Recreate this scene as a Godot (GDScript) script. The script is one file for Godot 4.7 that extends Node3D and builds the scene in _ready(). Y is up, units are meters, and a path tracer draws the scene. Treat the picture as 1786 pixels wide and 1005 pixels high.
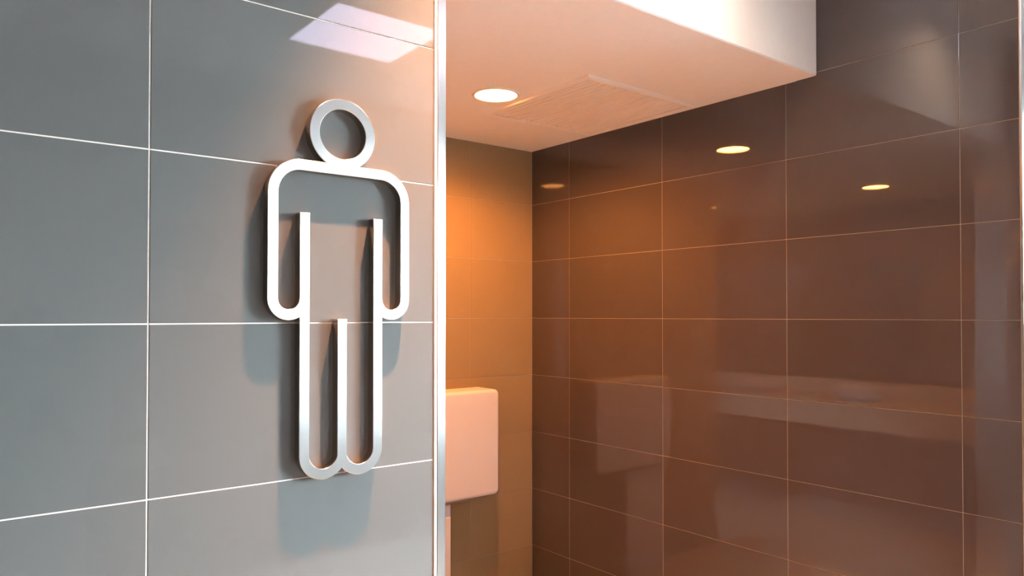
extends Node3D

# Axes: x runs along the sign wall (to the right), z points out of the sign wall towards the corridor, y is up.
const EYE := 1.5
const TILE_W := 0.6
const TILE_H := 0.3
const ROW0 := 0.285            # height of the first horizontal joint above the floor
const RIGHT_X := 1.669         # plane of the right tiled wall
const BACK_Z := -1.663         # plane of the back tiled wall
const CEIL_IN := 2.371         # washroom ceiling
const CEIL_OUT := 2.9          # corridor ceiling
const LAMP_A := Vector3(0.891, CEIL_IN, -0.953)
const LAMP_B := Vector3(-0.837, CEIL_IN, -1.04)
const LAMP_C := Vector3(0.07, CEIL_OUT, 0.27)
const LAMP_D := Vector3(0.72, CEIL_OUT, 0.27)

var used := {}
var mats := {}
var rng := RandomNumberGenerator.new()

# ---------------------------------------------------------------- helpers
func numbered(called: String) -> String:
	if not used.has(called):
		used[called] = 0
		return called
	used[called] += 1
	return "%s_%03d" % [called, used[called]]

func tag(o: Node, label: String, category := "", group := "", kind := "") -> Node:
	o.set_meta("label", label)
	if category: o.set_meta("category", category)
	if group: o.set_meta("group", group)
	if kind: o.set_meta("kind", kind)
	return o

func base(called: String, at := Vector3.ZERO, turn := 0.0) -> Node3D:
	var o := Node3D.new()
	o.name = numbered(called)
	add_child(o)
	o.position = at
	o.rotation.y = turn
	return o

func put(mesh: Mesh, called: String, m: Material, parent: Node, at := Vector3.ZERO, turn := 0.0) -> MeshInstance3D:
	var o := MeshInstance3D.new()
	o.mesh = mesh
	o.material_override = m
	o.name = numbered(called) if parent == self else called
	o.cast_shadow = GeometryInstance3D.SHADOW_CASTING_SETTING_ON
	parent.add_child(o, true)
	o.position = at
	o.rotation.y = turn
	return o

func structure(o: Node, label: String) -> void:
	o.set_meta("kind", "structure")
	o.set_meta("label", label)
	o.set_meta("category", "wall")

func face(st: SurfaceTool, p: Array, out: Vector3, uvs: Array = []) -> void:
	# a flat convex face, wound clockwise as seen from the side that «out» points to
	var n: Vector3 = (p[1] - p[0]).cross(p[2] - p[0])
	var q := p.duplicate()
	var w := uvs.duplicate()
	if n.dot(out) > 0.0:
		q.reverse()
		w.reverse()
		n = -n
	n = -n.normalized()
	for k in range(1, q.size() - 1):
		for i in [0, k, k + 1]:
			st.set_normal(n)
			st.set_uv(w[i] if w else Vector2(q[i].x + q[i].z, q[i].y))
			st.add_vertex(q[i])

func done(st: SurfaceTool) -> ArrayMesh:
	return st.commit()

func start() -> SurfaceTool:
	var st := SurfaceTool.new()
	st.begin(Mesh.PRIMITIVE_TRIANGLES)
	return st

func box_into(st: SurfaceTool, lo: Vector3, hi: Vector3, b := 0.0) -> void:
	# a box whose edges are chamfered by b
	var c := (lo + hi) / 2.0
	var h := (hi - lo) / 2.0
	b = minf(b, minf(h.x, minf(h.y, h.z)) * 0.9)
	for ax in 3:
		var u := (ax + 1) % 3
		var v := (ax + 2) % 3
		for s in [-1.0, 1.0]:
			var pts := []
			for k in [[-1, -1], [1, -1], [1, 1], [-1, 1]]:
				var p := Vector3.ZERO
				p[ax] = s * h[ax]
				p[u] = k[0] * (h[u] - b)
				p[v] = k[1] * (h[v] - b)
				pts.append(c + p)
			var o := Vector3.ZERO
			o[ax] = s
			face(st, pts, o)
			if b > 0.0:
				for t in [-1.0, 1.0]:
					var e := []
					for k in [-1.0, 1.0]:
						var p := Vector3.ZERO
						p[ax] = s * h[ax]; p[u] = t * (h[u] - b); p[v] = k * (h[v] - b)
						e.append(c + p)
					for k in [1.0, -1.0]:
						var p := Vector3.ZERO
						p[ax] = s * (h[ax] - b); p[u] = t * h[u]; p[v] = k * (h[v] - b)
						e.append(c + p)
					var o2 := Vector3.ZERO
					o2[ax] = s; o2[u] = t
					face(st, e, o2)
	if b > 0.0:
		for sx in [-1.0, 1.0]:
			for sy in [-1.0, 1.0]:
				for sz in [-1.0, 1.0]:
					var d := Vector3(sx, sy, sz)
					face(st, [c + d * Vector3(h.x, h.y - b, h.z - b), c + d * Vector3(h.x - b, h.y, h.z - b), c + d * Vector3(h.x - b, h.y - b, h.z)], d)

func box(lo: Vector3, hi: Vector3, b := 0.0) -> ArrayMesh:
	var st := start()
	box_into(st, lo, hi, b)
	return done(st)

func lathe(profile: Array, seg := 48) -> ArrayMesh:
	# profile: points (radius, height); smooth where the profile turns gently
	var st := start()
	for i in profile.size() - 1:
		var a: Vector2 = profile[i]
		var b: Vector2 = profile[i + 1]
		var t := (b - a).normalized()
		var nr := Vector2(t.y, -t.x)
		for k in seg:
			var a0 := TAU * k / seg
			var a1 := TAU * (k + 1) / seg
			var q := []
			for e in [[a, a0], [b, a0], [b, a1], [a, a1]]:
				q.append([Vector3(e[0].x * cos(e[1]), e[0].y, e[0].x * sin(e[1])), Vector3(nr.x * cos(e[1]), nr.y, nr.x * sin(e[1])), Vector2(float(k) / seg, e[0].y)])
			var order := [0, 1, 2, 0, 2, 3]
			var g: Vector3 = (q[1][0] - q[0][0]).cross(q[2][0] - q[0][0])
			if g.length() < 1e-12: g = (q[2][0] - q[0][0]).cross(q[3][0] - q[0][0])
			if g.dot(q[0][1] + q[2][1]) > 0.0: order = [0, 2, 1, 0, 3, 2]
			for n in order:
				st.set_normal(q[n][1]); st.set_uv(q[n][2]); st.add_vertex(q[n][0])
	return done(st)

func tube_into(st: SurfaceTool, pts: Array, r: float, seg := 12) -> void:
	var rings := []
	for i in pts.size():
		var d: Vector3 = (pts[mini(i + 1, pts.size() - 1)] - pts[maxi(i - 1, 0)]).normalized()
		var s := d.cross(Vector3(0, 0, 1) if absf(d.z) < 0.9 else Vector3.RIGHT).normalized()
		var t := s.cross(d)
		var ring := []
		for k in seg:
			var a := TAU * k / seg
			ring.append([pts[i] + (s * cos(a) + t * sin(a)) * r, s * cos(a) + t * sin(a)])
		rings.append(ring)
	for i in pts.size() - 1:
		for k in seg:
			var q := [rings[i][k], rings[i + 1][k], rings[i + 1][(k + 1) % seg], rings[i][(k + 1) % seg]]
			var order := [0, 1, 2, 0, 2, 3]
			if (q[1][0] - q[0][0]).cross(q[2][0] - q[0][0]).dot(q[0][1]) > 0.0: order = [0, 2, 1, 0, 3, 2]
			for n in order:
				st.set_normal(q[n][1]); st.set_uv(Vector2(q[n][0].x, q[n][0].y)); st.add_vertex(q[n][0])
	for e in [0, pts.size() - 1]:
		var cap := []
		for k in seg: cap.append(rings[e][k][0])
		face(st, cap, pts[e] - pts[absi(e - 1) if e == 0 else e - 1])

func arc(c: Vector2, r: float, a0: float, a1: float, n: int) -> PackedVector2Array:
	var p := PackedVector2Array()
	for i in n + 1:
		var a := lerpf(a0, a1, float(i) / n)
		p.append(c + Vector2(cos(a), sin(a)) * r)
	return p

func disc(c: Vector2, r: float, n := 72) -> PackedVector2Array:
	var p := arc(c, r, 0.0, TAU, n)
	p.resize(n)
	return p

func rect(x0: float, y0: float, x1: float, y1: float) -> PackedVector2Array:
	return PackedVector2Array([Vector2(x0, y0), Vector2(x1, y0), Vector2(x1, y1), Vector2(x0, y1)])

func biggest(list: Array) -> PackedVector2Array:
	var best := PackedVector2Array()
	var most := -1.0
	for p in list:
		if Geometry2D.is_polygon_clockwise(p) and list.size() > 1 and false: continue
		var lo := Vector2(1e9, 1e9)
		var hi := -lo
		for v in p:
			lo = lo.min(v); hi = hi.max(v)
		if (hi - lo).x * (hi - lo).y > most:
			most = (hi - lo).x * (hi - lo).y
			best = p
	return best

func join(list: Array) -> PackedVector2Array:
	var p: PackedVector2Array = list[0]
	for i in range(1, list.size()): p = biggest(Geometry2D.merge_polygons(p, list[i]))
	return p

func tidy(p: PackedVector2Array, least := 0.02) -> PackedVector2Array:
	var q := PackedVector2Array()
	for v in p:
		if q.is_empty() or q[q.size() - 1].distance_to(v) > least: q.append(v)
	if q[0].distance_to(q[q.size() - 1]) <= least: q.remove_at(q.size() - 1)
	return q

func inset(p: PackedVector2Array, by: float, solid_inside: bool) -> PackedVector2Array:
	# moves each edge into the solid by «by» (mitred, one vertex for each vertex)
	var q := PackedVector2Array()
	var n := p.size()
	var ccw := not Geometry2D.is_polygon_clockwise(p)
	var side := 1.0 if ccw == solid_inside else -1.0
	for i in n:
		var a := (p[i] - p[(i + n - 1) % n]).normalized()
		var b := (p[(i + 1) % n] - p[i]).normalized()
		var na := Vector2(-a.y, a.x) * side
		var nb := Vector2(-b.y, b.x) * side
		var m := na + nb
		q.append(p[i] + m * (by / maxf(0.35, 1.0 + na.dot(nb))))
	return q

func wall_of(st: SurfaceTool, p0: PackedVector2Array, z0: float, p1: PackedVector2Array, z1: float, solid_inside: bool, nz: float) -> void:
	# a band from outline p0 at depth z0 to outline p1 at z1; smooth round the arcs
	var n := p0.size()
	var ccw := not Geometry2D.is_polygon_clockwise(p0)
	var side := -1.0 if ccw == solid_inside else 1.0
	var en := []
	for i in n:
		var d := (p0[(i + 1) % n] - p0[i]).normalized()
		en.append(Vector2(-d.y, d.x) * side)
	var run := 0.0
	for i in n:
		var j := (i + 1) % n
		var e: Vector2 = en[i]
		var ni: Vector2 = en[(i + n - 1) % n]
		var nj: Vector2 = en[j]
		ni = (e + ni).normalized() if e.dot(ni) > 0.85 else e
		nj = (e + nj).normalized() if e.dot(nj) > 0.85 else e
		var step := p0[i].distance_to(p0[j])
		var v := [Vector3(p0[i].x, p0[i].y, z0), Vector3(p0[j].x, p0[j].y, z0), Vector3(p1[j].x, p1[j].y, z1), Vector3(p1[i].x, p1[i].y, z1)]
		var nn := [Vector3(ni.x, ni.y, nz).normalized(), Vector3(nj.x, nj.y, nz).normalized(), Vector3(nj.x, nj.y, nz).normalized(), Vector3(ni.x, ni.y, nz).normalized()]
		var uv := [Vector2(z0, run), Vector2(z0, run + step), Vector2(z1, run + step), Vector2(z1, run)]
		run += step
		var order := [0, 1, 2, 0, 2, 3]
		if (v[1] - v[0]).cross(v[2] - v[0]).dot(nn[0] + nn[1]) > 0.0: order = [0, 2, 1, 0, 3, 2]
		for k in order:
			st.set_normal(nn[k]); st.set_uv(uv[k]); st.add_vertex(v[k])

func flat_of(st: SurfaceTool, p: PackedVector2Array, z: float, out: float) -> void:
	var t := Geometry2D.triangulate_polygon(p)
	for i in range(0, t.size(), 3):
		face(st, [Vector3(p[t[i]].x, p[t[i]].y, z), Vector3(p[t[i + 1]].x, p[t[i + 1]].y, z), Vector3(p[t[i + 2]].x, p[t[i + 2]].y, z)], Vector3(0, 0, out))

func split_flat(st: SurfaceTool, outer: PackedVector2Array, holes: Array, z: float, cx: float) -> void:
	# the face between an outline and its holes, cut along x = cx so that each half has no hole
	for half in [rect(cx - 900, -900, cx, 4000), rect(cx, -900, cx + 900, 4000)]:
		var parts := Geometry2D.intersect_polygons(outer, half)
		for h in holes:
			var next := []
			for p in parts: next.append_array(Geometry2D.clip_polygons(p, h))
			parts.assign(next)
		for p in parts: flat_of(st, tidy(p, 0.002), z, 1.0)

func shrink(mesh: ArrayMesh, by: float) -> ArrayMesh:
	var r := ArrayMesh.new()
	var a := mesh.surface_get_arrays(0)
	var v: PackedVector3Array = a[Mesh.ARRAY_VERTEX]
	for i in v.size(): v[i] *= by
	a[Mesh.ARRAY_VERTEX] = v
	r.add_surface_from_arrays(Mesh.PRIMITIVE_TRIANGLES, a)
	return r

func rounded_slab(w: float, h: float, d: float, rc: float, re: float, tip := 0.0) -> ArrayMesh:
	# a slab whose back is at z = 0, its outline has corner radius rc and its front edge is rounded by re; tip rounds the bottom of the front further back
	var st := start()
	var o := PackedVector2Array()
	for c in [[w - rc, rc, -PI / 2], [w - rc, h - rc, 0.0], [rc, h - rc, PI / 2], [rc, rc, PI]]:
		o.append_array(arc(Vector2(c[0], c[1]), rc, c[2], c[2] + PI / 2, 8))
	o = tidy(o, 0.0005)
	wall_of(st, o, 0.0, o, d - re, true, 0.0)
	var prev := o
	var pz := d - re
	for k in range(1, 7):
		var a := PI / 2 * k / 6.0
		var q := inset(o, re * (1.0 - cos(a)), true)
		var z := d - re + re * sin(a)
		wall_of(st, prev, pz, q, z, true, tan(PI / 2 * (k - 0.5) / 6.0))
		prev = q
		pz = z
	flat_of(st, prev, d, 1.0)
	flat_of(st, o, 0.0, -1.0)
	return done(st)

# ---------------------------------------------------------------- materials
func noise_texture(freq: float, lo: Color, hi: Color, seed_: int, size := 512, octaves := 4) -> NoiseTexture2D:
	var n := FastNoiseLite.new()
	n.seed = seed_
	n.frequency = freq
	n.fractal_octaves = octaves
	var g := Gradient.new()
	g.set_color(0, lo)
	g.set_color(1, hi)
	var t := NoiseTexture2D.new()
	t.width = size
	t.height = size
	t.seamless = true
	t.noise = n
	t.color_ramp = g
	return t

func brushed_image(seed_: int, spread: float, mid: float, w := 512, h := 512) -> ImageTexture:
	# fine streaks along v
	var r := RandomNumberGenerator.new()
	r.seed = seed_
	var im := Image.create(w, h, false, Image.FORMAT_RGB8)
	for x in w:
		var v := mid + r.randf_range(-spread, spread)
		for y in h:
			if r.randf() < 0.012: v = mid + r.randf_range(-spread, spread)
			im.set_pixel(x, y, Color(v, v, v))
	return ImageTexture.create_from_image(im)

func flat(called: String, c: Color, rough := 0.5, metal := 0.0, spec := 0.5) -> StandardMaterial3D:
	var m := StandardMaterial3D.new()
	m.resource_name = called
	m.albedo_color = c
	m.roughness = rough
	m.metallic = metal
	m.metallic_specular = spec
	mats[called] = m
	return m

func mottled(called: String, c: Color, vary: float, freq: float, scale_: float, rough: float, seed_: int) -> StandardMaterial3D:
	var m := flat(called, Color.WHITE, rough)
	m.albedo_texture = noise_texture(freq, c.darkened(vary), c.lightened(vary), seed_)
	m.uv1_triplanar = true
	m.uv1_world_triplanar = true
	m.uv1_scale = Vector3.ONE * scale_
	return m

func glow(called: String, c: Color, e: float) -> StandardMaterial3D:
	var m := flat(called, Color(0.9, 0.9, 0.9), 0.6)
	m.emission_enabled = true
	m.emission = c
	m.emission_energy_multiplier = e
	return m

func make_materials() -> void:
	for k in 3:
		var t := mottled("grey_tile_%d" % k, Color8([89, 87, 90][k], [91, 90, 92][k], [89, 88, 90][k]), 0.008, 0.01, 0.7, 0.025, 11 + k)
		t.metallic_specular = 0.5
		mottled("brown_tile_%d" % k, Color8([71, 69, 72][k], [61, 60, 62][k], [57, 56, 58][k]), 0.008, 0.01, 0.7, 0.02, 15 + k).metallic_specular = 0.58
	for k in 2:
		mottled("beige_tile_%d" % k, Color8([147, 144][k], [124, 122][k], [90, 88][k]), 0.008, 0.01, 0.7, 0.06, 21 + k)
	mottled("grout", Color8(226, 220, 210), 0.05, 0.06, 4.0, 0.8, 31)
	mottled("grout_warm", Color8(150, 139, 126), 0.05, 0.06, 4.0, 0.8, 32)
	mottled("white_paint", Color8(238, 235, 230), 0.012, 0.03, 1.5, 0.75, 33)
	var steel := flat("brushed_steel", Color.WHITE, 1.0, 1.0)
	steel.albedo_color = Color8(214, 211, 206)
	steel.roughness_texture = brushed_image(5, 0.06, 0.33)
	steel.uv1_scale = Vector3(9, 1.2, 1)
	steel.anisotropy_enabled = true
	steel.anisotropy = 0.93
	flat("sign_edge_steel", Color8(196, 188, 178), 0.24, 1.0)
	flat("sealant", Color8(214, 202, 194), 0.6)
	flat("dark_frame", Color8(24, 24, 26), 0.45)
	flat("white_plastic", Color8(222, 214, 214), 0.38)
	flat("dryer_plastic", Color8(208, 207, 214), 0.38)
	flat("grille_paint", Color8(240, 236, 230), 0.55)
	flat("grille_back", Color8(186, 168, 150), 0.6)
	flat("grey_plastic", Color8(120, 112, 104), 0.5)
	flat("lamp_ring", Color8(232, 228, 222), 0.4)
	flat("chrome", Color8(214, 214, 216), 0.1, 1.0)
	flat("mirror_silver", Color8(200, 202, 202), 0.01, 1.0)
	mottled("counter_stone", Color8(205, 190, 172), 0.05, 0.08, 2.0, 0.25, 41)
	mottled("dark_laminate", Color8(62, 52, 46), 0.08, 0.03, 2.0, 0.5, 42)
	mottled("floor_stone", Color8(198, 190, 180), 0.04, 0.03, 0.8, 0.25, 43)
	mottled("pavement", Color8(190, 190, 188), 0.06, 0.05, 0.5, 0.9, 44)
	mottled("plain_wall", Color8(124, 122, 119), 0.02, 0.03, 1.0, 0.7, 45)
	var glass := flat("pane_glass", Color(0.92, 0.96, 0.97, 0.06), 0.02)
	glass.transparency = BaseMaterial3D.TRANSPARENCY_ALPHA
	flat("soap_bottle", Color8(214, 206, 190), 0.35)

# ---------------------------------------------------------------- tiled walls
func tile_mesh(w: float, h: float) -> ArrayMesh:
	# a tile 8 mm thick, front at z = 0, centred
	var st := start()
	var b := 0.0007
	var x := w / 2
	var y := h / 2
	var f := [Vector3(-x + b, -y + b, 0), Vector3(x - b, -y + b, 0), Vector3(x - b, y - b, 0), Vector3(-x + b, y - b, 0)]
	var e := [Vector3(-x, -y, -b), Vector3(x, -y, -b), Vector3(x, y, -b), Vector3(-x, y, -b)]
	face(st, f, Vector3.BACK)
	for i in 4:
		var j := (i + 1) % 4
		var o: Vector3 = (e[i] + e[j])
		face(st, [f[i], f[j], e[j], e[i]], o.normalized() + Vector3.BACK)
		face(st, [e[i], e[j], e[j] + Vector3(0, 0, -0.007), e[i] + Vector3(0, 0, -0.007)], o)
	return done(st)

var tile_cache := {}
func tile_wall(parent: Node3D, cols: Array, y0: float, y1: float, looks: Array, gap: float, bend := 0.0008) -> void:
	# cols: joint positions along the wall (local x); rows of 0.3 m from ROW0
	var rows := [y0]
	var y := ROW0
	while y < y1 - 0.01:
		if y > y0 + 0.01: rows.append(y)
		y += TILE_H
	rows.append(y1)
	for r in rows.size() - 1:
		for c in cols.size() - 1:
			var w: float = cols[c + 1] - cols[c] - gap
			var h: float = rows[r + 1] - rows[r] - gap
			var key := "%.4f %.4f" % [w, h]
			if not tile_cache.has(key): tile_cache[key] = tile_mesh(w, h)
			var t := put(tile_cache[key], "tile", mats[looks[rng.randi() % looks.size()]], parent, Vector3((cols[c] + cols[c + 1]) / 2, (rows[r] + rows[r + 1]) / 2, 0))
			t.rotation = Vector3(rng.randf_range(-bend, bend), rng.randf_range(-bend, bend), 0) * 0.5

# ---------------------------------------------------------------- the sign
func make_sign() -> void:
	# drawn in millimetres about its middle line, then scaled
	var cx := -0.2262
	var t := 0.0215                                  # depth from the tiles to the front
	var b := 0.9
	var shoulder := PackedVector2Array()
	shoulder.append_array([Vector2(-151, 1532), Vector2(151, 1532)])
	shoulder.append_array(arc(Vector2(85, 1732.5), 66, 0, PI / 2, 20))
	shoulder.append_array(arc(Vector2(-85, 1732.5), 66, PI / 2, PI, 20))
	var outer := join([shoulder, disc(Vector2(-109.6, 1532), 41.5), disc(Vector2(109.6, 1532), 41.5), rect(-88.5, 1231.5, 88.5, 1600), disc(Vector2(-38.5, 1231.5), 50), disc(Vector2(38.5, 1231.5), 50)])
	var upper := PackedVector2Array()
	upper.append_array([Vector2(-130.4, 1532), Vector2(130.4, 1532)])
	upper.append_array(arc(Vector2(85, 1732.5), 45.4, 0, PI / 2, 20))
	upper.append_array(arc(Vector2(-85, 1732.5), 45.4, PI / 2, PI, 20))
	var inner := join([upper, disc(Vector2(-109.6, 1532), 20.8), disc(Vector2(109.6, 1532), 20.8), rect(-67.8, 1231.5, 67.8, 1620), disc(Vector2(-38.5, 1231.5), 29.3), disc(Vector2(38.5, 1231.5), 29.3)])
	for s in [rect(-88.5, 1000, -67.8, 1696.7), rect(67.8, 1000, 88.5, 1696.7), rect(-10.2, 1000, 10.2, 1492.5)]:
		inner = biggest(Geometry2D.clip_polygons(inner, s))
	outer = tidy(outer)
	inner = tidy(inner)
	var root := base("washroom_sign", Vector3(cx, 0, 0.0))
	tag(root, "brushed steel outline figure of a man fixed to the grey tiled wall", "sign")
	var z1 := t * 1000.0
	var st := start()
	var o2 := inset(outer, b, true)
	var i2 := inset(inner, b, false)
	wall_of(st, outer, 0.0, outer, z1 - b, true, 0.0)
	wall_of(st, inner, 0.0, inner, z1 - b, false, 0.0)
	var sides := shrink(done(st), 0.001)
	st = start()
	wall_of(st, outer, z1 - b, o2, z1, true, 1.0)
	wall_of(st, inner, z1 - b, i2, z1, false, 1.0)
	split_flat(st, o2, [i2], z1, 0.0)
	var front := shrink(done(st), 0.001)
	var body := ArrayMesh.new()
	body.add_surface_from_arrays(Mesh.PRIMITIVE_TRIANGLES, front.surface_get_arrays(0))
	body.add_surface_from_arrays(Mesh.PRIMITIVE_TRIANGLES, sides.surface_get_arrays(0))
	body.surface_set_material(0, mats.brushed_steel)
	body.surface_set_material(1, mats.sign_edge_steel)
	var mb := put(body, "body_outline", null, root)
	mb.set_meta("label", "flat bar bent into shoulders, arms and legs")
	# the head: a ring cut where it meets the shoulder bar
	var hc := Vector2(0.5, 1858.8)
	var rim := tidy(biggest(Geometry2D.clip_polygons(disc(hc, 70.0, 120), outer)))
	var hole := disc(hc, 49.3, 96)
	var rim2 := tidy(biggest(Geometry2D.clip_polygons(disc(hc, 70.0 - b, 120), o2)))
	st = start()
	wall_of(st, rim, 0.0, rim, z1 - b, true, 0.0)
	wall_of(st, hole, 0.0, hole, z1 - b, false, 0.0)
	var hs := shrink(done(st), 0.001)
	st = start()
	var hole2 := inset(hole, b, false)
	wall_of(st, hole, z1 - b, hole2, z1, false, 1.0)
	var ring_o := disc(hc, 70.0, 120)
	var ring_i := disc(hc, 70.0 - b, 120)
	# chamfer only where the rim stands clear of the bar
	var sub := start()
	for i in 120:
		var j := (i + 1) % 120
		if Geometry2D.is_point_in_polygon((ring_o[i] + ring_o[j]) / 2.0, outer): continue
		face(sub, [Vector3(ring_o[i].x, ring_o[i].y, z1 - b), Vector3(ring_o[j].x, ring_o[j].y, z1 - b), Vector3(ring_i[j].x, ring_i[j].y, z1), Vector3(ring_i[i].x, ring_i[i].y, z1)], Vector3(ring_o[i].x - hc.x, ring_o[i].y - hc.y, 40))
	split_flat(sub, rim2, [hole2], z1, 0.5)
	var hm := ArrayMesh.new()
	st.append_from(done(sub), 0, Transform3D.IDENTITY)
	hm.add_surface_from_arrays(Mesh.PRIMITIVE_TRIANGLES, shrink(done(st), 0.001).surface_get_arrays(0))
	hm.add_surface_from_arrays(Mesh.PRIMITIVE_TRIANGLES, hs.surface_get_arrays(0))
	hm.surface_set_material(0, mats.brushed_steel)
	hm.surface_set_material(1, mats.sign_edge_steel)
	var mh := put(hm, "head_ring", null, root)
	mh.set_meta("label", "ring standing for the head")

# ---------------------------------------------------------------- fittings
func holed(lo: Vector3, hi: Vector3, holes: Array, r: float, called: String, m: Material, parent: Node) -> void:
	# a plaster slab with round openings cut into its underside
	var c := CSGCombiner3D.new()
	c.name = called
	parent.add_child(c, true)
	var b := CSGBox3D.new()
	b.name = "slab"
	b.size = hi - lo
	b.position = (lo + hi) / 2.0
	b.material = m
	c.add_child(b)
	for h in holes:
		var k := CSGCylinder3D.new()
		k.name = "opening"
		k.operation = CSGShape3D.OPERATION_SUBTRACTION
		k.radius = r
		k.height = 0.12
		k.sides = 48
		k.position = Vector3(h.x, lo.y, h.z)
		k.material = m
		c.add_child(k, true)

func downlight(at: Vector3, label: String, r: float, c: Color, seen: float, energy: float, angle: float, soft: float, group: String) -> void:
	var d := base("downlight", at)
	tag(d, label, "downlight", group)
	put(lathe([Vector2(r, 0.05), Vector2(r, -0.003), Vector2(r * 1.03, -0.0055), Vector2(r * 1.14, -0.0045), Vector2(r * 1.18, 0.0), Vector2(r * 1.02, 0.0)]), "trim_ring", mats.lamp_ring, d)
	var key := "lens_%s_%.2f" % [c.to_html(), seen]
	if not mats.has(key): glow(key, c, seen)
	put(lathe([Vector2(0.0, 0.0), Vector2(r * 0.7, 0.0), Vector2(r * 0.99, 0.0015), Vector2(r * 0.99, 0.04), Vector2(0.0, 0.04)]), "lens", mats[key], d)
	var l := SpotLight3D.new()
	l.name = "lamp"
	d.add_child(l)
	l.position = Vector3(0, 0.016, 0)
	l.rotation.x = -PI / 2
	l.light_color = c
	l.light_energy = energy
	l.light_size = 0.013
	l.spot_range = 12.0
	l.spot_attenuation = 2.0
	l.spot_angle = angle
	l.spot_angle_attenuation = soft
	l.shadow_enabled = true

func _ready() -> void:
	rng.seed = 7
	# ---- camera
	var cam := Camera3D.new()
	cam.name = "camera"
	cam.projection = Camera3D.PROJECTION_FRUSTUM
	cam.near = 0.05
	cam.far = 200.0
	cam.size = 0.05 * 1005.0 / 1303.0
	cam.frustum_offset = Vector2(0, 0.05 * (530.7 - 502.5) / 1303.0)
	add_child(cam)
	cam.position = Vector3(-0.88, EYE, 1.388)
	cam.rotation = Vector3(atan(0.0148), -deg_to_rad(38.35), 0)
	cam.current = true
	# ---- sky and exposure
	var sky_m := ProceduralSkyMaterial.new()
	sky_m.sky_top_color = Color(0.82, 0.90, 0.97)
	sky_m.sky_horizon_color = Color(0.91, 0.965, 0.99)
	sky_m.ground_horizon_color = Color(0.80, 0.80, 0.80)
	sky_m.ground_bottom_color = Color(0.5, 0.5, 0.5)
	sky_m.sky_energy_multiplier = 10.0
	sky_m.ground_energy_multiplier = 5.5
	var env := Environment.new()
	env.background_mode = Environment.BG_SKY
	env.sky = Sky.new()
	env.sky.sky_material = sky_m
	env.tonemap_mode = Environment.TONE_MAPPER_LINEAR
	env.tonemap_exposure = 1.0
	env.sdfgi_enabled = true
	env.ssao_enabled = true
	env.ssil_enabled = true
	var we := WorldEnvironment.new()
	we.name = "world"
	we.environment = env
	add_child(we)
	var warm_in := Color(1.0, 0.63, 0.30)
	var warm_out := Color(1.0, 0.68, 0.48)
	var cool_panel := Color(0.89, 0.87, 1.0)

	make_materials()
	build_walls()
	build_corridor()
	make_sign()

	# ---- lamps
	downlight(LAMP_A, "round lit downlight beside the square ceiling grille", 0.081, warm_in, 160.0, 2.5, 84.0, 0.6, "washroom downlights")
	downlight(LAMP_B, "round lit downlight above the vanity counter", 0.081, warm_in, 160.0, 2.5, 84.0, 0.6, "washroom downlights")
	downlight(LAMP_C, "round lit downlight in the corridor ceiling above the steel sign", 0.06, warm_out, 20.0, 34.0, 30.0, 1.0, "corridor downlights")
	downlight(LAMP_D, "round lit downlight in the corridor ceiling in front of the white bulkhead", 0.06, Color(1.0, 0.84, 0.70), 20.0, 1.5, 72.0, 1.0, "corridor downlights")
	ceiling_panel(Vector3(0.85, CEIL_OUT, 1.97), cool_panel)
	grille()
	dispenser()
	vanity()

func ceiling_panel(at: Vector3, c: Color) -> void:
	var p := base("ceiling_light_panel", at)
	tag(p, "square white light panel in the corridor ceiling", "light panel")
	var st := start()
	for s in [-1.0, 1.0]:
		box_into(st, Vector3(-0.3, -0.008, s * 0.2925 - 0.0075), Vector3(0.3, 0.0, s * 0.2925 + 0.0075), 0.001)
		box_into(st, Vector3(s * 0.2925 - 0.0075, -0.008, -0.285), Vector3(s * 0.2925 + 0.0075, 0.0, 0.285), 0.001)
	put(done(st), "frame", mats.lamp_ring, p)
	put(box(Vector3(-0.285, -0.004, -0.285), Vector3(0.285, 0.0, 0.285)), "diffuser", glow("panel_glow", c, 9.0), p)
	var l := AreaLight3D.new()
	l.name = "lamp"
	p.add_child(l)
	l.position = Vector3(0, -0.012, 0)
	l.rotation.x = -PI / 2
	l.area_size = Vector2(0.57, 0.57)
	l.light_color = c
	l.light_energy = 0.35
	l.area_range = 12.0
	l.area_attenuation = 2.0
	l.shadow_enabled = true

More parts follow.
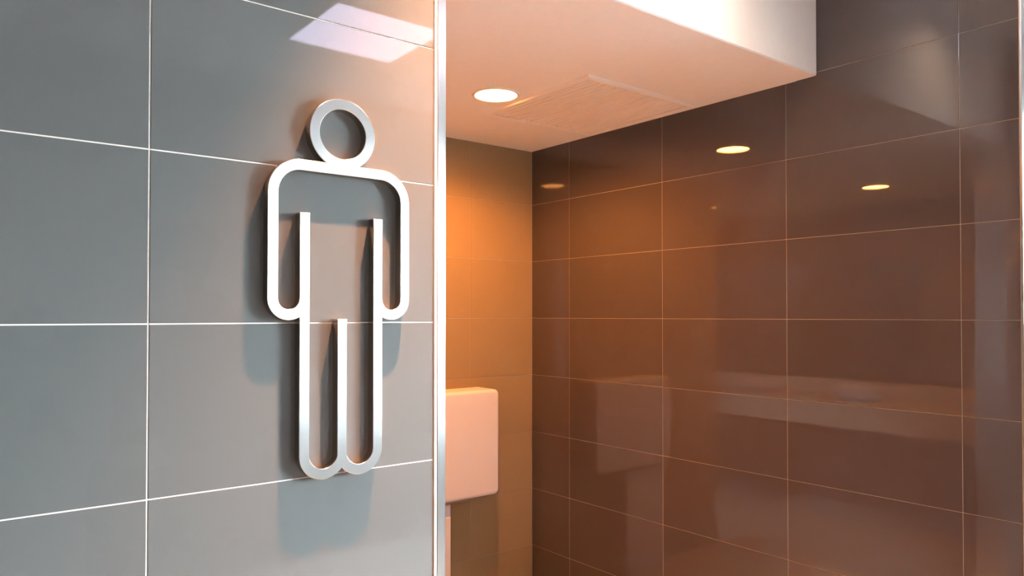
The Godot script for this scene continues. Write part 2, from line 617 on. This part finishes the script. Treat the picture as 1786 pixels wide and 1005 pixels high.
func build_walls() -> void:
	# left wall with the sign; tiles 8 mm proud of the wall body
	var wl := base("wall_left")
	structure(wl, "grey glossy tiled wall that carries the steel sign")
	var gl := put(box(Vector3(-2.975, 0, -0.125), Vector3(-0.0005, CEIL_OUT, -0.0012)), "grout", mats.grout, wl)
	gl.set_meta("label", "pale grout between the grey tiles")
	tile_wall(wl, [-2.975, -2.375, -1.775, -1.175, -0.575, -0.0005], 0.0, CEIL_OUT, ["grey_tile_0", "grey_tile_1", "grey_tile_2"], 0.0026)
	# steel channel on the free end of that wall
	var tr := base("trim_1")
	structure(tr, "upright stainless steel channel on the end of the sign wall")
	put(box(Vector3(0.0068, 0, -0.125), Vector3(0.0282, CEIL_OUT, 0.0045), 0.0008), "channel", mats.brushed_steel, tr)
	put(box(Vector3(-0.0005, 0, -0.125), Vector3(0.0068, CEIL_OUT, 0.0032), 0.0008), "sealant_bead", mats.sealant, tr)
	# right wall
	var wr := base("wall_right", Vector3(RIGHT_X, 0, 0), -PI / 2)
	structure(wr, "dark glossy tiled wall running back into the washroom")
	put(box(Vector3(BACK_Z, 0, -0.12), Vector3(0.592, CEIL_OUT, -0.0012)), "grout", mats.grout_warm, wr)
	tile_wall(wr, [BACK_Z, -1.372, -0.772, -0.172, 0.428, 0.59], 0.0, CEIL_OUT, ["brown_tile_0", "brown_tile_1", "brown_tile_2"], 0.0017)
	var t2 := base("trim_2")
	structure(t2, "steel strip on the free edge of the right wall")
	put(box(Vector3(RIGHT_X - 0.002, 0, 0.592), Vector3(RIGHT_X + 0.12, CEIL_OUT, 0.598), 0.0008), "strip", mats.brushed_steel, t2)
	# back wall, a short partition
	var wb := base("wall_back", Vector3(0, 0, BACK_Z))
	structure(wb, "pale glossy tiled partition at the back of the washroom")
	put(box(Vector3(0.07, 0, -0.12), Vector3(RIGHT_X + 0.1, CEIL_IN + 0.05, -0.0012)), "grout", mats.grout_warm, wb)
	tile_wall(wb, [0.07, 0.67, 1.27, RIGHT_X - 0.001], 0.0, CEIL_IN, ["beige_tile_0", "beige_tile_1"], 0.0024)
	# washroom ceiling and the bulkhead above the opening: one plastered body
	var ce := base("ceiling")
	structure(ce, "white plaster ceiling with a deep bulkhead over the washroom opening")
	holed(Vector3(-1.72, CEIL_IN, -4.1), Vector3(RIGHT_X - 0.001, CEIL_OUT + 0.1, -0.126), [LAMP_A, LAMP_B], 0.084, "soffit", mats.white_paint, ce)
	put(box(Vector3(0.0282, CEIL_IN, -0.14), Vector3(RIGHT_X - 0.0005, CEIL_OUT, -0.045), 0.004), "bulkhead", mats.white_paint, ce)
	# the rest of the washroom shell
	var wv := base("wall_vanity")
	structure(wv, "plain wall behind the vanity counter")
	put(box(Vector3(-1.72, 0, -4.1), Vector3(-1.6, CEIL_IN, -0.125)), "plaster", mats.dark_laminate, wv)
	var wf := base("wall_far")
	structure(wf, "plain wall at the far end of the washroom")
	put(box(Vector3(-1.6, 0, -4.1), Vector3(1.9, CEIL_IN, -4.0)), "plaster", mats.dark_laminate, wf)
	var wi := base("wall_inner")
	structure(wi, "plain side wall behind the tiled partition")
	put(box(Vector3(RIGHT_X + 0.12, 0, -4.0), Vector3(RIGHT_X + 0.2, CEIL_IN, BACK_Z - 0.1)), "plaster", mats.dark_laminate, wi)
	var wk := base("wall_partition")
	structure(wk, "plain washroom side of the sign wall")
	put(box(Vector3(-1.6, 0, -0.135), Vector3(-0.001, CEIL_IN, -0.125)), "plaster", mats.dark_laminate, wk)

func build_corridor() -> void:
	var fl := base("floor")
	structure(fl, "pale stone floor")
	put(box(Vector3(-3.1, -0.12, -4.1), Vector3(3.2, 0, 3.12)), "slab", mats.floor_stone, fl)
	var co := base("ceiling_corridor")
	structure(co, "white corridor ceiling")
	holed(Vector3(-3.1, CEIL_OUT, -0.126), Vector3(3.2, CEIL_OUT + 0.12, 3.12), [LAMP_C, LAMP_D], 0.062, "plaster", mats.white_paint, co)
	var we := base("wall_end")
	structure(we, "plain wall at the closed end of the corridor")
	put(box(Vector3(-3.1, 0, -0.12), Vector3(-2.98, CEIL_OUT, 3.12)), "plaster", mats.dark_laminate, we)
	var wo := base("wall_opposite")
	structure(wo, "plain wall across the corridor from the sign")
	put(box(Vector3(-2.98, 0, 3.0), Vector3(3.2, CEIL_OUT, 3.12)), "plaster", mats.plain_wall, wo)
	# the end of the corridor at the right, with a window
	var ws := base("wall_side")
	structure(ws, "plain wall with a window at the end of the corridor")
	var st := start()
	box_into(st, Vector3(3.0, 0, 0.5), Vector3(3.12, 0.72, 3.0))
	box_into(st, Vector3(3.0, 2.42, 0.5), Vector3(3.12, CEIL_OUT, 3.0))
	box_into(st, Vector3(3.0, 0.72, 0.5), Vector3(3.12, 2.42, 1.65))
	put(done(st), "plaster", mats.plain_wall, ws)
	window("window_1", Vector3(3.03, 0.72, 3.0), PI / 2, 1.35, 1.7, 1, "single pane window at the end of the corridor beyond the right wall")
	var wq := base("wall_beyond")
	structure(wq, "dark panelled wall beyond the right wall")
	put(box(Vector3(RIGHT_X + 0.12, 0, 0.5), Vector3(3.0, CEIL_OUT, 0.62)), "panel", mats.dark_frame, wq)
	var g := put(box(Vector3(-40, -0.6, -40), Vector3(40, -0.3, 40)), "floor_outside", mats.pavement, self)
	structure(g, "pale paving outside the windows")

func window(called: String, at: Vector3, turn: float, w: float, h: float, n: int, label: String) -> void:
	var wn := base(called, at, turn)
	structure(wn, label)
	var st := start()
	box_into(st, Vector3(0, 0, 0), Vector3(w, 0.05, 0.06), 0.003)
	box_into(st, Vector3(0, h - 0.05, 0), Vector3(w, h, 0.06), 0.003)
	box_into(st, Vector3(0, 0.05, 0), Vector3(0.05, h - 0.05, 0.06), 0.003)
	box_into(st, Vector3(w - 0.05, 0.05, 0), Vector3(w, h - 0.05, 0.06), 0.003)
	put(done(st), "window_frame", mats.dark_frame, wn)
	for k in range(1, n):
		put(box(Vector3(w * k / n - 0.025, 0.05, 0), Vector3(w * k / n + 0.025, h - 0.05, 0.06), 0.003), "mullion", mats.dark_frame, wn)
	for k in n:
		var a := w * k / n + (0.05 if k == 0 else 0.025)
		var b := w * (k + 1) / n - (0.05 if k == n - 1 else 0.025)
		put(box(Vector3(a, 0.05, 0.027), Vector3(b, h - 0.05, 0.033)), "pane", mats.pane_glass, wn)

func grille() -> void:
	# a square ventilation grille let into the ceiling, its slats running front to back
	var x0 := 1.0
	var x1 := 1.626
	var z0 := -1.197
	var z1 := -0.545
	var g := base("ventilation_grille", Vector3((x0 + x1) / 2, CEIL_IN, (z0 + z1) / 2))
	tag(g, "square louvred ventilation grille in the white ceiling", "vent grille")
	var hw := (x1 - x0) / 2
	var hd := (z1 - z0) / 2
	var fr := start()
	var e := 0.028
	# bevelled frame: outer lip on the ceiling, rising to a flat border
	var o := [Vector3(-hw, 0, -hd), Vector3(hw, 0, -hd), Vector3(hw, 0, hd), Vector3(-hw, 0, hd)]
	var rings := []
	for k in [[0.0, 0.0], [0.004, -0.008], [0.011, -0.012], [e, -0.010], [e, 0.0]]:
		var r := []
		for p in o: r.append(Vector3(p.x - signf(p.x) * k[0], k[1], p.z - signf(p.z) * k[0]))
		rings.append(r)
	for k in rings.size() - 1:
		for i in 4:
			var j := (i + 1) % 4
			var mid: Vector3 = (o[i] + o[j]).normalized()
			face(fr, [rings[k][i], rings[k][j], rings[k + 1][j], rings[k + 1][i]], Vector3.DOWN * 0.6 + (mid if k < 3 else -mid * 3.0))
	put(done(fr), "frame", mats.grille_paint, g)
	put(box(Vector3(-hw + e, -0.0015, -hd + e), Vector3(hw - e, -0.0002, hd - e)), "backing", mats.grille_back, g)
	var n := 19
	var pitch := (2 * (hw - e)) / n
	var slat := start()
	var dd := hd - e
	var pr := [Vector2(-pitch * 0.30, -0.0012), Vector2(-pitch * 0.2, -0.0085), Vector2(pitch * 0.2, -0.0085), Vector2(pitch * 0.30, -0.0012)]
	for i in 3:
		face(slat, [Vector3(pr[i].x, pr[i].y, -dd), Vector3(pr[i + 1].x, pr[i + 1].y, -dd), Vector3(pr[i + 1].x, pr[i + 1].y, dd), Vector3(pr[i].x, pr[i].y, dd)], Vector3([-1.0, 0.0, 1.0][i], -0.5, 0))
	for s in [-1.0, 1.0]:
		face(slat, [Vector3(pr[0].x, pr[0].y, s * dd), Vector3(pr[1].x, pr[1].y, s * dd), Vector3(pr[2].x, pr[2].y, s * dd), Vector3(pr[3].x, pr[3].y, s * dd)], Vector3(0, 0, s))
	var sm := done(slat)
	for k in n: put(sm, "slat", mats.grille_paint, g, Vector3(-hw + e + pitch * (k + 0.5), 0, 0))

func dispenser() -> void:
	# white rounded unit on the back wall
	var d := base("hand_dryer", Vector3(0.72, 0.63, BACK_Z))
	tag(d, "large white rounded hand dryer mounted on the pale tiled wall", "hand dryer")
	put(rounded_slab(0.62, 0.51, 0.15, 0.028, 0.018), "cover", mats.dryer_plastic, d)
	put(box(Vector3(0.04, -0.012, 0.0), Vector3(0.575, 0.004, 0.125), 0.003), "bottom_plate", mats.grey_plastic, d)
	var c := base("waste_cabinet", Vector3(0.74, 0.0, BACK_Z))
	tag(c, "narrow white cabinet standing under the hand dryer", "cabinet")
	put(box(Vector3(0.0, 0.0, 0.0), Vector3(0.336, 0.615, 0.118), 0.004), "body", mats.dryer_plastic, c)
	put(box(Vector3(0.006, 0.05, 0.119), Vector3(0.330, 0.56, 0.127), 0.003), "door", mats.dryer_plastic, c)

func vanity() -> void:
	var x0 := -1.6
	var x1 := -1.05
	var z0 := -3.9
	var z1 := -0.16
	var v := base("vanity_counter", Vector3(x0, 0, z0))
	tag(v, "long stone washbasin counter with a deep apron against the mirror wall", "counter")
	var w := x1 - x0
	var l := z1 - z0
	put(box(Vector3(0, 0.83, 0), Vector3(w, 0.86, l), 0.003), "worktop", mats.counter_stone, v)
	put(box(Vector3(w - 0.03, 0.68, 0), Vector3(w - 0.005, 0.83, l), 0.002), "apron", mats.counter_stone, v)
	var bs := put(box(Vector3(0, 0, 0), Vector3(0.02, 0.12, l), 0.002), "stone_upstand", mats.counter_stone, self, Vector3(x0, 0.8605, z0))
	tag(bs, "low stone upstand between the counter and the wide mirror", "upstand")
	for k in 3: put(box(Vector3(0.02, 0, 0.3 + k * 1.5), Vector3(w - 0.1, 0.83, 0.34 + k * 1.5), 0.002), "support_panel", mats.dark_laminate, v)
	var mi := base("wall_mirror", Vector3(x0, 1.0, z0))
	tag(mi, "wide frameless mirror above the washbasin counter", "mirror")
	put(box(Vector3(0, 0, 0), Vector3(0.006, 0.93, l), 0.001), "glass", mats.mirror_silver, mi)
	for k in 3:
		var zc := -0.55 - k * 0.85
		var place: String = ["closest to the back of the sign wall", "in the middle of its row", "furthest from the back of the sign wall"][k]
		var b := base("washbasin", Vector3(-1.3, 0.8605, zc))
		tag(b, "white round washbasin on the stone counter, " + place, "washbasin", "washbasins on the counter")
		put(lathe([Vector2(0.09, 0.0), Vector2(0.17, 0.05), Vector2(0.19, 0.1), Vector2(0.182, 0.1), Vector2(0.16, 0.055), Vector2(0.08, 0.015), Vector2(0.0, 0.012)], 32), "bowl", mats.white_plastic, b)
		put(lathe([Vector2(0.0, 0.016), Vector2(0.02, 0.015), Vector2(0.022, 0.012)], 16), "drain", mats.chrome, b)
		var f := base("tap", Vector3(-1.53, 0.8605, zc))
		tag(f, "chrome tap on the stone counter, " + place, "tap", "taps on the counter")
		var st := start()
		var pts := [Vector3(0, 0, 0), Vector3(0, 0.14, 0)]
		for i in 7:
			var a := PI * (1.0 - i / 6.0 * 0.8)
			pts.append(Vector3(0.055 + cos(a) * 0.055, 0.16 + sin(a) * 0.055, 0))
		tube_into(st, pts, 0.011)
		put(done(st), "spout", mats.chrome, f)
		put(lathe([Vector2(0.022, 0.0), Vector2(0.022, 0.012), Vector2(0.0, 0.014)], 20), "base", mats.chrome, f)
	for k in 2:
		var s := base("soap_bottle", Vector3(-1.45, 0.8605, -0.97 - k * 0.85))
		tag(s, "pale pump soap bottle between two washbasins, " + ["nearer to", "further from"][k] + " the back of the sign wall", "soap bottle", "soap bottles on the counter")
		put(lathe([Vector2(0.0, 0.0), Vector2(0.034, 0.0), Vector2(0.034, 0.12), Vector2(0.014, 0.14), Vector2(0.0, 0.14)], 24), "bottle", mats.soap_bottle, s)
		put(lathe([Vector2(0.009, 0.135), Vector2(0.009, 0.175), Vector2(0.022, 0.178), Vector2(0.022, 0.188), Vector2(0.0, 0.19)], 16), "pump", mats.chrome, s)
